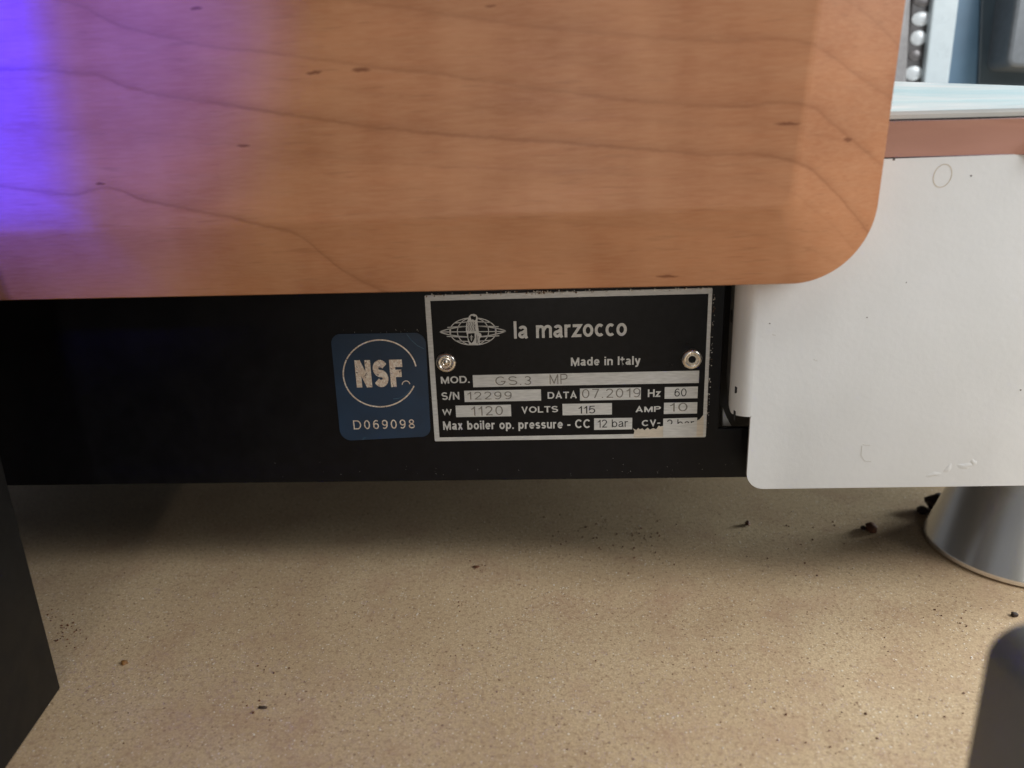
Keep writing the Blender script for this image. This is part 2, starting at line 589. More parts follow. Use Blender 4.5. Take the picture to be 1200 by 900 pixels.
def glyph(c, w):
    "pen strokes of a grotesque letter: cap height 1, pen width w; returns strokes and width"
    h = w / 2
    X = .74
    r = (1 + 2 * h) / 4                       # two-storey radius
    if c == ' ': return [], .40
    if c == '.': return [[(.0, h), (w, h)]], w
    if c == '-': return [[(0, .37), (.34, .37)]], .34
    if c == '/': return [[(.02, -.03), (.33, 1.03)]], .35
    if c in 'IL1':
        if c == 'I': return [[(h, 0), (h, 1)]], w
        if c == 'L': return [[(h, 1), (h, h), (.60, h)]], .60
        return [[(.30, 0), (.30, 1)], [(.04, .70), (.17, .76), (.27, .90)]], .30 + h
    if c == 'M': return [[(h, 0), (h, 1 - h * .4)], [(h, .96), (.44, .10), (.88 - h, .96)], [(.88 - h, 1 - h * .4), (.88 - h, 0)]], .88
    if c == 'N': return [[(h, 0), (h, 1)], [(h, .95), (.76 - h, .05)], [(.76 - h, 0), (.76 - h, 1)]], .76
    if c in 'OQ0':
        W = .86 if c == 'O' else .60
        return [_e(W / 2, .5, W / 2 - h, .5 - h, 0, 360, 32) + ['c']], W
    if c == 'C': return [_e(.42, .5, .42 - h, .5 - h, 42, 318, 26)], .80
    if c == 'G': return [_e(.42, .5, .42 - h, .5 - h, 42, 335, 26) + [(.84 - h, .44), (.46, .44)]], .84
    if c == 'D': return [[(h, h), (h, 1 - h), (.38, 1 - h)] + _e(.40, .5, .38 - h, .5 - h, 85, -85, 16) + [(.38, h), (h, h), 'c']], .78
    if c == 'P': return [[(h, 0), (h, 1 - h), (.44, 1 - h)] + _e(.45, .71 + h * .1, .27 - h, .29 - h * 1.1, 85, -85, 12) + [(.44, .42 + h), (h, .42 + h)]], .72
    if c == 'S': return [_e(.36, 1 - r, .36 - h, r - h, 25, 270, 20) + _e(.36, r, .36 - h, r - h, 90, -155, 20)[1:]], .72
    if c == 'W': return [[(h, 1), (.27, .05), (.53, .95), (.79, .05), (1.06 - h, 1)]], 1.06
    if c == 'A': return [[(h, 0), (.39, .96), (.78 - h, 0)], [(.16, .30), (.62, .30)]], .78
    if c == 'V': return [[(h, 1), (.36, .04), (.72 - h, 1)]], .72
    if c == 'T': return [[(0, 1 - h), (.68, 1 - h)], [(.34, 0), (.34, 1 - h)]], .68
    if c == 'H': return [[(h, 0), (h, 1)], [(.76 - h, 0), (.76 - h, 1)], [(h, .52), (.76 - h, .52)]], .76
    if c == 'F': return [[(h, 0), (h, 1 - h), (.62, 1 - h)], [(h, .50), (.56, .50)]], .62
    if c == '2': return [_e(.29, .70, .29 - h, .30 - h, 165, -25, 14) + [(.40, .42), (.10, h * 1.6), (.10, h), (.58, h)]], .58
    if c == '3': return [_e(.29, 1 - r, .27 - h, r - h, 150, -80, 14) + _e(.29, r, .30 - h, r - h, 80, -150, 16)], .59
    if c == '5': return [[(.54, 1 - h), (.14, 1 - h), (.08, .50)] + _e(.29, .34, .30 - h, .34 - h, 130, -150, 18)], .59
    if c == '6': return [_e(.30, .33, .29 - h, .33 - h, 0, 360, 24) + ['c'], _e(.34, .5, .33 - h, .5 - h, 55, 200, 14)], .60
    if c == '9': return [_e(.29, .67, .29 - h, .33 - h, 0, 360, 24) + ['c'], _e(.25, .5, .33 - h, .5 - h, -125, 20, 14)], .59
    if c == '7': return [[(0, 1 - h), (.56 - h, 1 - h), (.20, 0)]], .56
    if c == '8': return [_e(.30, .75 - h * .15, .26 - h, .25 - h * .8, 0, 360, 22) + ['c'], _e(.30, .27, .30 - h, .27 - h, 0, 360, 22) + ['c']], .60
    # lower case
    if c == 'l': return [[(h, 0), (h, 1)]], w
    if c == 'i': return [[(h, 0), (h, X)], [(h, .85), (h, 1)]], w
    if c == 'o': return [_e(.30, X / 2, .30 - h, X / 2 - h, 0, 360, 26) + ['c']], .60
    if c == 'c': return [_e(.29, X / 2, .29 - h, X / 2 - h, 48, 312, 22)], .54
    if c == 'e': return [[(.06 + h * .3, X * .48), (.58 - h, X * .48)] + _e(.30, X / 2, .29 - h, X / 2 - h, 5, 318, 24)], .58
    if c == 'z': return [[(0.02, X - h), (.50 - h * .6, X - h), (h * .8, h), (.52, h)]], .52
    if c == 's': 
        q = (X + 2 * h) / 4
        return [_e(.26, X - q, .26 - h, q - h, 25, 270, 16) + _e(.26, q, .26 - h, q - h, 90, -155, 16)[1:]], .52
    if c == 'n': return [[(h, 0), (h, X)], [(h, X * .55)] + _e(.29, X - .22, .29 - h, .22 - h, 150, 0, 12) + [(.56 - h + .02, 0)]], .58
    if c == 'u': return [[(.56 - h, X), (.56 - h, 0)], [(h, X)] + _e(.27, .22, .27 - h, .22 - h, 180, 330, 12)], .56
    if c == 'm': return [[(h, 0), (h, X)], [(h, X * .55)] + _e(.26, X - .20, .24 - h, .20 - h, 150, 0, 10) + [(.50 - h, 0)], [(.50 - h, X * .55)] + _e(.68, X - .20, .24 - h, .20 - h, 150, 0, 10) + [(.92 - h, 0)]], .92
    if c == 'r': return [[(h, 0), (h, X)], _e(.30, X - .24, .30 - h, .24 - h, 175, 75, 8)], .38
    if c == 'a': return [_e(.27, X - .21, .24 - h * .9, .21 - h, 165, 0, 12) + [(.51 - h * .9, .14), (.55 - h * .6, 0)], [(.50 - h, .43), (.36, .41)] + _e(.23, .21, .23 - h, .21 - h, 80, 300, 14) + [(.50 - h, .22)]], .56
    if c in 'bdpq':
        ring = _e(.31, X / 2, .29 - h, X / 2 - h, 0, 360, 24) + ['c']
        y0, y1 = (0, 1) if c in 'bd' else (-.24, X)
        if c in 'bp': return [[(h, y0), (h, y1)], ring], .60
        return [[(.60 - h, y0), (.60 - h, y1)], [((.60 - p[0]), p[1]) if p != 'c' else 'c' for p in ring]], .60
    if c == 't': return [[(.17, 1 - .06), (.17, .14)] + _e(.28, .15, .11, .15 - h, 185, 280, 6), [(-.02, X - h * .9), (.40, X - h * .9)]], .39
    if c == 'y': return [[(h * .8, X), (.28, .06)], [(.56 - h * .8, X), (.27, -.10), (.18, -.22 + h * .4), (.05, -.22 + h * .4)]], .56
    if c == 'x': return [[(h, X), (.52 - h * .8, 0)], [(.52 - h, X), (h * .8, 0)]], .54
    raise ValueError(c)


def text_mesh(s, w=.19, spacing=.12):
    "verts (x, y, depth step), faces of a word with its ink box scaled to 0..1"
    V, Fc = [], []
    x = 0.0
    step = 0
    for c in s:
        st, W = glyph(c, w)
        for q in st:
            closed = q[-1] == 'c'
            P = [np.array(p, float) for p in (q[:-1] if closed else q)]
            P = [p for i, p in enumerate(P) if i == 0 or np.linalg.norm(p - P[i - 1]) > 1e-4]
            if closed and np.linalg.norm(P[0] - P[-1]) < 1e-4: P = P[:-1]
            n = len(P)
            k0 = len(V)
            step += 1
            for i in range(n):
                a = P[i - 1] if (i > 0 or closed) else None
                b = P[(i + 1) % n] if (i < n - 1 or closed) else None
                d1 = (P[i] - a) / np.linalg.norm(P[i] - a) if a is not None else None
                d2 = (b - P[i]) / np.linalg.norm(b - P[i]) if b is not None else None
                if d1 is None: d1 = d2
                if d2 is None: d2 = d1
                n1, n2 = np.array([-d1[1], d1[0]]), np.array([-d2[1], d2[0]])
                m = n1 + n2
                m = m / (np.linalg.norm(m) + 1e-9)
                k = w / 2 / max(.35, float(np.dot(m, n1)))
                for p in (P[i] + m * k, P[i] - m * k):
                    for z in (0, 1):
                        V.append((p[0] + x, p[1], z, step % 3))
            for i in range(n if closed else n - 1):
                a, b = k0 + 4 * i, k0 + 4 * ((i + 1) % n)
                Fc += [(a + 1, a + 3, b + 3, b + 1), (a, b, b + 2, a + 2), (a, a + 1, b + 1, b), (a + 2, b + 2, b + 3, a + 3)]
        x += W + (spacing if c != ' ' else 0)
    V = np.array(V)
    lo, hi = V[:, :2].min(0), V[:, :2].max(0)
    V[:, :2] = (V[:, :2] - lo) / (hi - lo)
    return V, Fc


def lettering(s, BL, BR, top, mat, parent, Y=-0.0008, th=0.00006, w=.19, spacing=.12, name='lettering', shift=(0, 0), warp=None, keep=None):
    "word whose ink box runs from BL to BR (bottom) up to `top` pixels, laid on plane Y"
    V, Fc = text_mesh(s, w, spacing)
    a, b = np.array(xz(*BL, Y)), np.array(xz(*BR, Y))
    c = np.array(xz(BL[0], top, Y))
    u = b - a
    v = np.array([-u[1], u[0]]) / np.linalg.norm(u) * abs(c[1] - a[1])
    out = []
    for p in V:
        q = a + u * p[0] + v * p[1]
        out.append((q[0] + shift[0], Y - (th + .000003 * p[3]) * p[2], q[1] + shift[1]))
    if keep:
        bm = bmesh.new()
        vs = [bm.verts.new(p) for p in out]
        for f in Fc:
            try:
                bm.faces.new([vs[i] for i in f])
            except ValueError:
                pass
        for pt, nn in keep:      # cut away what lies on the nn side of the line through pt
            bmesh.ops.bisect_plane(bm, geom=bm.verts[:] + bm.edges[:] + bm.faces[:], plane_co=(pt[0], 0, pt[1]), plane_no=(nn[0], 0, nn[1]), clear_outer=True)
        bm.verts.index_update()
        out = [v.co[:] for v in bm.verts]
        Fc = [tuple(v.index for v in f.verts) for f in bm.faces]
        bm.free()
    return mesh(name, out, Fc, mat, parent)


# ------------------------------------------------------------------ the counter
cv, cf = box(-1.3, 1.3, -.7, 1.3, -.03, 0.0)
counter = tag(mesh('countertop', cv, cf, MC), 'beige speckled solid-surface countertop', kind='structure')

# ------------------------------------------------------------------ the machine
machine = thing('espresso_machine', (0, 0, 0), 'espresso machine corner with maple side panel, white front cover and steel rating plate', 'espresso machine')

# --- black base panel with its lower rail
zb = xz(500, 563)[1]
xr_low = xz(878, 540)[0]
xr_up = xz(846, 430)[0]
z_step = xz(860, 502)[1]
pts = [(-.36, zb), (xr_low, xz(878, 559.5)[1]), (xr_low, z_step), (xr_up, z_step), (xr_up, .20), (-.36, .20)]
V, Fc = prism_xz(pts, 0, .002, .0004)
mesh('base_panel', V, Fc, MPAN, machine)
# chassis behind it
V, Fc = join(box(-.36, xr_up - .002, .0025, .30, zb + .0015, .2), box(xr_up - .001, .24, .014, .30, zb + .0015, .155))
mesh('chassis', V, Fc, MINT, machine)
# small pale bracket in the gap
V, Fc = prism_xz(pxpoly([(847, 478), (847, 499), (857, 499), (852, 490)], .008), .008, .010)
mesh('bracket', V, Fc, simple('grey_bracket', (.55, .55, .54), .4, .3), machine)

# --- wood side panel: flat face with chamfered right and lower margins
YM, YE, YB = -.0350, -.0283, -.010


def corner_loop(lb, rb, rt, r, nA=40, nB=64, nC=40):
    "from far left along the bottom, round the corner, up the right side"
    c = np.array(rb)
    u = (np.array(lb) - c) / np.linalg.norm(np.array(lb) - c)
    v = (np.array(rt) - c) / np.linalg.norm(np.array(rt) - c)
    ang = math.acos(float(np.dot(u, v)))
    t = r / math.tan(ang / 2)
    p0, p1 = c + u * t, c + v * t
    ctr = c + (u + v) / np.linalg.norm(u + v) * r / math.sin(ang / 2)
    out = [np.array(lb) + (p0 - np.array(lb)) * k / nA for k in range(nA)]
    a0 = math.atan2(*(p0 - ctr)[::-1])
    a1 = math.atan2(*(p1 - ctr)[::-1])
    da = (a1 - a0 + math.pi) % (2 * math.pi) - math.pi
    out += [ctr + r * np.array([math.cos(a0 + da * k / nB), math.sin(a0 + da * k / nB)]) for k in range(nB + 1)]
    out += [p1 + (np.array(rt) - p1) * k / nC for k in range(1, nC + 1)]
    return np.array(out)


def line_x(p, q, r, s):
    p, q, r, s = map(np.array, (p, q, r, s))
    A = np.array([q - p, -(s - r)]).T
    t = np.linalg.solve(A, r - p)
    return p + (q - p) * t[0]


def ext(a, b, k):
    a, b = np.array(a), np.array(b)
    return a + (b - a) * k


ob0, ob1 = xz(0, 350.5, YE), xz(930, 331.0, YE)
or0, or1 = xz(1033.5, 205, YE), xz(1061, 2, YE)
oc = line_x(ob0, ob1, or0, or1)
outer = corner_loop(ext(ob1, ob0, 1.45), oc, ext(or0, or1, 2.3), .0235)
ib0, ib1 = xz(0, 270, YM), xz(900, 238, YM)
ir0, ir1 = xz(929, 190, YM), xz(956, 0, YM)
ic = line_x(ib0, ib1, ir0, ir1)
inner = corner_loop(ext(ib1, ib0, 1.45), ic, ext(ir0, ir1, 2.3), .0030)
N = len(outer)
V, Fc = [], []
loops = []
DB = .80
for tt, yy in ((0, YM), (.02, YM + .00002), (.045, YM + .00010), (.08, YM + .00028), (.3, None), (.55, None), (.8, None), (1, YE)):
    if yy is None:
        yy = (YM + .00028) + (YE - YM - .00028) * (tt - .08) / .92
    row = []
    for k_, p in enumerate(inner + (outer - inner) * tt):
        a_ = min(1.0, max(0.0, (k_ - 40) / 64.0))
        row.append((p[0], YM + (yy - YM) * (DB + (1 - DB) * (a_ * a_ * (3 - 2 * a_))), p[1]))
    loops.append(row)


def offs(P, d):
    out = []
    for i in range(len(P)):
        a, b = P[max(0, i - 1)], P[min(len(P) - 1, i + 1)]
        t = (b - a) / np.linalg.norm(b - a)
        out.append(P[i] + np.array([t[1], -t[0]]) * d)
    return np.array(out)


for d, y in ((-.0002, YE - .00005), (.0003, YE + .00010), (.0006, YE + .0003), (.0009, YE + .0007), (.0011, YE + .0013), (.0011, YB)):
    q = offs(outer, d - .0007)
    row = []
    for k_, p in enumerate(q):
        a_ = min(1.0, max(0.0, (k_ - 40) / 64.0))
        s_ = DB + (1 - DB) * (a_ * a_ * (3 - 2 * a_))
        row.append((p[0], y if y == YB else y - (YE - YM) * (1 - s_), p[1]))
    loops.append(row)
for L in loops: V += L
for k in range(len(loops) - 1):
    for i in range(N - 1):
        Fc.append((k * N + i, k * N + i + 1, (k + 1) * N + i + 1, (k + 1) * N + i))
tl = (inner[0][0], YM, inner[-1][1])
V.append(tl)
Fc.append(tuple(range(N)) + (len(V) - 1,))
b0 = (len(loops) - 1) * N
V.append((inner[0][0], YB, inner[-1][1]))
Fc.append(tuple(range(b0, b0 + N))[::-1] + (len(V) - 1,))
mesh('wood_side_panel', V, Fc, MW, machine)

# --- white front cover with rolled left flange
YW = -.012
th = .0012
xb = xz(884, 420, YW)[0]
xl = xz(877.5, 520, YW)[0]
ztop = xz(1100, 184, YW)[1]
zn = xz(875, 488, YW)[1]
zbt = xz(900, 573, YW)[1]
xR = .25
zbR = zbt + (xz(1200, 568.5, YW)[1] - zbt)
poly = [(xl, zbt), (xR, zbR), (xR, ztop), (xb, ztop), (xb, zn), (xl, zn)]
poly = fillet(poly, [.0062, 0, 0, 0, 0, .0006], 10)
V1 = prism_xz(poly, YW, YW + th, .0)
# rolled edge
Rb = .0062
sec = []
for k in range(15):
    a = math.pi / 2 * k / 14
    sec.append((xb - Rb * math.sin(a), YW + Rb * (1 - math.cos(a)), Rb * a))
fl = .0048
for k in range(1, 9):
    sec.append((xb - Rb, YW + Rb + fl * k / 8, Rb * math.pi / 2 + fl * k / 8))
Sm = sec[-1][2]
V, Fc = [], []
for x, y, s in sec:
    u = s / Sm
    zlow = zn - .0002 + .012 * max(0, (u - .45) / .55) ** 1.6
    V += [(x, y, zlow), (x, y, ztop)]
for k in range(len(sec) - 1):
    Fc.append((2 * k, 2 * k + 1, 2 * k + 3, 2 * k + 2))
# inner skin
m = len(V)
for i, (x, y, s) in enumerate(sec):
    u = s / Sm
    zlow = zn - .0002 + .012 * max(0, (u - .45) / .55) ** 1.6
    a = min(math.pi / 2, s / Rb)
    V += [(x + th * math.sin(a), y + th * math.cos(a), zlow), (x + th * math.sin(a), y + th * math.cos(a), ztop)]
for k in range(len(sec) - 1):
    Fc.append((m + 2 * k, m + 2 * k + 2, m + 2 * k + 3, m + 2 * k + 1))
    Fc.append((2 * k, 2 * k + 2, m + 2 * k + 2, m + 2 * k))
k = len(sec) - 1
Fc.append((2 * k, 2 * k + 1, m + 2 * k + 1, m + 2 * k))
nf = len(V1[1])
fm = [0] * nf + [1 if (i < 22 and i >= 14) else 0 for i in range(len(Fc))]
cover = mesh('front_cover', *join(V1, (V, Fc)), MWH, machine, smooth=True, mats=[MWH, simple('shaded_flange_grey', (.13, .135, .135), .45, .2)], fm=fm)  # shade on the folded flange put into a darker grey
# slots in the flange
MSLOT = simple('slot_shadow_black', (.01, .01, .01), .8)
for (sz, hh, yy, hy) in ((xz(872, 447)[1], .0024, YW + .0026, .0006), (xz(870, 476)[1], .0036, YW + .0026, .0006), (xz(856, 368)[1], .0045, YW + .0085, .0011)):
    # follow the section at this y
    x = xb - Rb - .0001 if yy > YW + Rb else xb - math.sqrt(max(0, Rb ** 2 - (Rb - (yy - YW)) ** 2)) - .00015
    poly = fillet([(yy - hy, sz - hh / 2), (yy + hy, sz - hh / 2), (yy + hy, sz + hh / 2), (yy - hy, sz + hh / 2)], min(hy, hh / 2) * .8, 5)
    V = [(x, p[0], p[1]) for p in poly] + [(x + .0006, p[0], p[1]) for p in poly]
    n = len(poly)
    Fc = [tuple(range(n)), tuple(range(n, 2 * n))[::-1]] + [(i, (i + 1) % n, n + (i + 1) % n, n + i) for i in range(n)]
    mesh('slot', V, Fc, MSLOT, cover)

# paint blisters, scratch and dried ring on the cover
MGLOSS = simple('glossy_white_drip', (.74, .735, .71), .12, var=.03)


def blister(px, py, rx, rz, rot=0.0, hgt=.00016, m=MWH, name='paint_blister'):
    c = xz(px, py, YW)
    V, Fc = [(c[0], YW - hgt, c[1])], []
    n, rings = 20, 5
    for r in range(1, rings + 1):
        for k in range(n):
            a = 2 * math.pi * k / n
            q = r / rings
            wob = 1 + .20 * math.sin(2 * a + px) + .16 * math.sin(3 * a + py) + .08 * math.sin(5 * a)
            x, z = rx * q * math.cos(a) * wob, rz * q * math.sin(a) * wob
            x, z = x * math.cos(rot) - z * math.sin(rot), x * math.sin(rot) + z * math.cos(rot)
            V.append((c[0] + x, YW - hgt * math.cos(q * math.pi / 2) + .00003 * q, c[1] + z))
    for k in range(n):
        Fc.append((0, 1 + k, 1 + (k + 1) % n))
        for r in range(rings - 1):
            Fc.append((1 + r * n + k, 1 + (r + 1) * n + k, 1 + (r + 1) * n + (k + 1) % n, 1 + r * n + (k + 1) % n))
    return mesh(name, V, Fc, m, cover, smooth=True)


blister(1094, 556, .0026, .0011, .1)
blister(1111, 549, .0013, .0018, -.4)
blister(1131, 546, .0030, .0013, -.1)
blister(1141, 542, .0012, .0014, .3)
MSCR = simple('scratch_edge', (.60, .595, .57), .3, var=.05)
scr = []
for a, b in (((1010, 522), (1009, 534)), ((1009, 534), (1013, 540)), ((1013, 540), (1021, 541)), ((1011, 521), (1020, 522)), ((905, 392), (909, 393)), ((953, 421), (958, 423))):
    scr.append(ribbon([xz(*a, YW), xz(*b, YW)], .00022, YW - .00005, YW + .0001))
for q_ in scr: mesh('scratch', *q_, MSCR, cover)
ring = []
for k in range(40):
    a = 2 * math.pi * k / 40
    ring.append(xz(1104.5 + 10.5 * math.cos(a) + 3 * math.sin(a), 206 - 13.5 * math.sin(a), YW))
mesh('dried_drop_ring', *ribbon(ring, .00028, YW - .00004, YW + .0001, True), simple('ring_stain', (.50, .45, .37), .4), cover)
c0 = xz(1058, 196, YW)
for p_ in ((1047, 187), (1138, 206), (1049, 329 + 0)):
    pass
sp = []
for px, py, r in ((1047.5, 187, .0004), (1138, 206, .0003), (1196, 457, .0003), (902, 379, .00025), (1016, 372, .00022), (1062, 331, .0002)):
    c = xz(px, py, YW)
    sp.append(prism_xz([(c[0] + r * math.cos(a), c[1] + r * .8 * math.sin(a)) for a in np.linspace(0, 2 * math.pi, 8)[:-1]], YW - .00006, YW + .0001))
for q_ in sp: mesh('speck', *q_, MCRD, cover)

# --- drip tray: polished front band, lip and sloping upper face
YT = YW - .0015


def strip(sec_px, mat, name, parent, seg=1, wav=0.0, n=220, tilt=0.0, slant=0.0):
    "section of (pixel y at x=1110, Y depth) swept along X"
    V, Fc = [], []
    xs = np.linspace(xz(1040, 150, YT)[0] - .02, .25, n)
    m = len(sec_px)
    zz = [xz(1110, py, Y)[1] for py, Y in sec_px]
    for i, x in enumerate(xs):
        for j, (py, Y) in enumerate(sec_px):
            V.append((x, Y + wav * (math.sin(x * 55 + j * .5) + .25 * math.sin(x * 120 + j * 1.1)) * (0 < j < m - 1) + tilt * (zz[j] - zz[m // 2]) * math.tanh((x - .152 - (zz[j] - zz[m // 2]) * .9) / .0035), zz[j] - (x - xz(1110, py, Y)[0]) * (.012 + slant * j / (m - 1))))
    for i in range(n - 1):
        for j in range(m - 1):
            Fc.append((i * m + j, i * m + j + 1, (i + 1) * m + j + 1, (i + 1) * m + j))
    zb_ = min(zz)
    k = len(V)
    return mesh(name, V, Fc, mat, parent, smooth=True)


tray = mesh('drip_tray', *box(xz(1040, 150, YT)[0] - .02, .25, YT + .004, .12, ztop + .0005, xz(1110, 132, YT)[1] - .001), MTRL, machine)
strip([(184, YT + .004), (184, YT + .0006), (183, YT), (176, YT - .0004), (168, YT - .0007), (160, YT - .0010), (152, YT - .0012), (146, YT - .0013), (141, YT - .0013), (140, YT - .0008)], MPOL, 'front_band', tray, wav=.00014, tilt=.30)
strip([(140.5, YT + .002), (140, YT - .001), (138, YT - .0020), (133, YT - .0021), (130, YT - .0014), (129, YT + .0002)], MTRL, 'tray_lip', tray, wav=.00005)


def window_reflection_mat():
    t = NT('reflected_window_steel')
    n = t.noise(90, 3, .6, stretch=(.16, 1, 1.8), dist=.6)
    col = t.mix(t.map(n, .4, .65), c3(.66, .88, .92), c3(.93, .99, .99))  # pale rippled window reflection painted into the steel's colour
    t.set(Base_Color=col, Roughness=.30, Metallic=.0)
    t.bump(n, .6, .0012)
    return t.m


strip([(129, YT + .0001), (128.5, YT + .001), (122, YT + .006), (115, YT + .012), (107, YT + .020), (99, YT + .030), (97.5, YT + .033), (100, YT + .034)], window_reflection_mat(), 'sloping_face', tray, wav=.0003, slant=.07)

# --- upper body seen behind the tray (well behind the focus)
YU = .20


def upright(name, pts, Y, dep, mat, bevel=.001, r=0.0, parent=None):
    P = pxpoly(pts, Y)
    if r: P = fillet(P, r, 8)
    return mesh(name, *prism_xz(P, Y, Y + dep, bevel), mat, parent or machine)


def steel_col():
    return simple('brushed_column_grey', (.50, .49, .48), .38, .5, var=.1)


back = upright('back_panel', [(1030, -120), (1260, -120), (1250, 150), (1010, 150)], YU + .03, .01, MINT)
upright('steel_column', [(1040, -100), (1075, -100), (1063, 120), (1028, 120)], YU, .02, simple('brushed_column_grey', (.32, .31, .31), .38, .3, var=.1), .003)
ps = upright('perforated_strip', [(1080, -100), (1096, -100), (1080, 120), (1055, 120)], YU + .006, .006, simple('dark_strip_grey', (.085, .08, .08), .35, .3, var=.2))
MSTUD = [simple('bright_stud', (.66, .70, .72), .25, .1, var=.03), simple('dull_stud', (.16, .15, .15), .3, .3, var=.1)]
for cx, cy, rx, rz, q in ((1085, -20, 9, 7, 0), (1082, 1, 10, 6, 1), (1080, 22, 10.5, 7, 0), (1076, 44.5, 8.5, 7.5, 0), (1072, 65, 7, 6, 1), (1070.5, 86, 9.5, 7.5, 0)):
    c = onY(cx, cy, YU + .006)
    k = .00052
    V, Fc = [], []
    prof = [(1.0, .0005), (1.0, -.0002), (.85, -.0006), (.55, -.0008), (.2, -.0009)]
    V, Fc = lathe_y(0, 0, prof, 28)
    V = [(c[0] + v[0] * rx * k, c[1] + v[1], c[2] + v[2] * rz * k) for v in V]
    mesh('stud', V, Fc, MSTUD[q], ps, smooth=True)
upright('white_post', [(1105, -100), (1137, -100), (1109, 120), (1080, 120)], YU + .002, .004, simple('pale_post_paint', (.62, .71, .75), .3, 0, var=.03), .001)
upright('blue_panel', [(1130, -100), (1165, -100), (1150, 125), (1100, 125)], YU + .012, .008, simple('slate_blue_paint', (.13, .235, .35), .35, 0, var=.08, scale=60))
upright('dark_panel', [(1154, -100), (1290, -100), (1280, 130), (1145, 130)], YU + .010, .008, simple('dark_slate_glass', (.070, .100, .125), .3, 0, var=.2, scale=40))
upright('grey_block', [(1200, -60), (1270, -60), (1260, 82), (1180, 78)], YU - .01, .02, simple('warm_grey_plastic', (.15, .17, .19), .35, 0, var=.1), .002, .005)
V, Fc = box(xz(1040, 150, YT)[0] - .03, .25, YT + .034, YU + .045, ztop - .02, xz(1110, 100, YT + .033)[1] - .0035)
mesh('top_deck', V, Fc, MTRL, machine)

# --- adjustable foot
fx, fy = .1935, .030
zt = zb + .002
prof = [(.0338, .0005), (.0345, .0008), (.0347, .0014), (.0347, .0026), (.0344, .0032), (.0222, zt - .009), (.0195, zt - .003), (.0190, zt - .0015)]
foot = mesh('foot', *lathe_z(fx, fy, prof), MFOOT, machine, smooth=True)
mesh('rubber_pad', *lathe_z(fx, fy, [(.031, 0.0), (.031, .0007)]), MRUB, foot)
mesh('neck', *lathe_z(fx, fy, [(.016, zt - .002), (.016, zt + .006)]), MRUB, foot)
grv = []
for zc, rr in ((.0405, .0290), ):
    pass

# ------------------------------------------------------------------ rating plate
TL, TR, BR_, BL_ = (498.6, 345.2), (836, 337.4), (825.6, 511.6), (508.7, 516.8)
YP = -.0006
pl = [xz(*BL_), xz(*BR_), xz(*TR), xz(*TL)]
X0, X1 = (pl[0][0] + pl[3][0]) / 2, (pl[1][0] + pl[2][0]) / 2
Z0, Z1 = (pl[0][1] + pl[1][1]) / 2, (pl[2][1] + pl[3][1]) / 2
plate = mesh('rating_plate', *prism_xz(fillet([(X0, Z0), (X1, Z0), (X1, Z1), (X0, Z1)], .0005, 4), YP, 0.0002, .0001), MSIL, machine)


def zp(a, b):
    "point of the enlarged plate view -> photograph"
    return (490 + a * .3, 330 + b * .3)


def ppoly(pts, Y): return [xz(*zp(*p), Y) for p in pts]


# black enamel ground, ragged where it has worn away in the lower right corner
L0, L1 = xz(*zp(47, 72), YP)[0], xz(*zp(1134, 50), YP)[0]
T_ = (xz(*zp(47, 73), YP)[1] + xz(*zp(1134, 50), YP)[1]) / 2
B_ = (xz(*zp(80, 608), YP)[1] + xz(*zp(840, 597), YP)[1]) / 2
rag = ppoly([(842, 595), (845, 583), (838, 572), (852, 580), (860, 571), (866, 577), (876, 573), (884, 580), (897, 570), (905, 578), (918, 572), (930, 576), (940, 562), (946, 566), (957, 563), (957, 536), (985, 541), (1010, 537), (1030, 545), (1060, 538), (1083, 545), (1100, 537), (1108, 527)], YP)
rag = [(p[0], max(p[1], B_ + .00001)) for p in rag]
ground = [(L0, B_)] + rag + [(L1, rag[-1][1] + .0006), (L1, T_), (L0, T_)]
mesh('enamel_ground', *prism_xz(ground, YP - .00006, YP + .00002), MBLK, plate)
worn = ppoly([(842, 597)], YP) + rag + [(L1 + .0003, rag[-1][1] + .0006), (L1 + .0003, Z0 + .0004), (worn0 := rag[0][0], Z0 + .0004)]
mesh('worn_corner', *prism_xz([(p[0], p[1] - .00008) for p in worn[1:]], YP - .00003, YP + .00002), MSILW, plate)

YI = YP - .00006


def field(p, name='value_field'):
    q = ppoly(p, YI)
    x0, x1 = (q[0][0] + q[3][0]) / 2, (q[1][0] + q[2][0]) / 2
    z0, z1 = (q[3][1] + q[2][1]) / 2, (q[0][1] + q[1][1]) / 2
    return mesh(name, *prism_xz([(x0, z0), (x1, z0), (x1, z1), (x0, z1)], YI - .00005, YI + .00001), MSIL, plate)


field([(213, 363), (1097, 350), (1097, 397), (215, 411)])
field([(180, 427), (480, 420), (480, 465), (182, 470)])
field([(632, 417), (870, 414), (870, 460), (632, 465)])
field([(963, 412), (1092, 410), (1092, 455), (963, 458)])
field([(147, 485), (363, 480), (363, 525), (148, 530)])
field([(563, 478), (757, 474), (757, 518), (565, 523)])
field([(960, 474), (1090, 470), (1090, 514), (960, 518)])
field([(687, 535), (836, 531), (836, 576), (688, 580)])
q = ppoly([(958, 535), (1090, 531)], YI)
mesh('value_field', *prism_xz([(q[0][0], Z0 + .0004), (q[1][0], Z0 + .0004), (q[1][0], q[1][1]), (q[0][0], q[0][1])], YI - .00005, YI + .00001), MSIL, plate)


def pt(s, x0, yb0, x1, yb1, top, mat=MSIL, Y=None, **k):
    return lettering(s, zp(x0, yb0), zp(x1, yb1), zp(x0, top)[1], mat, plate, Y=YI if Y is None else Y, th=.00004, **k)


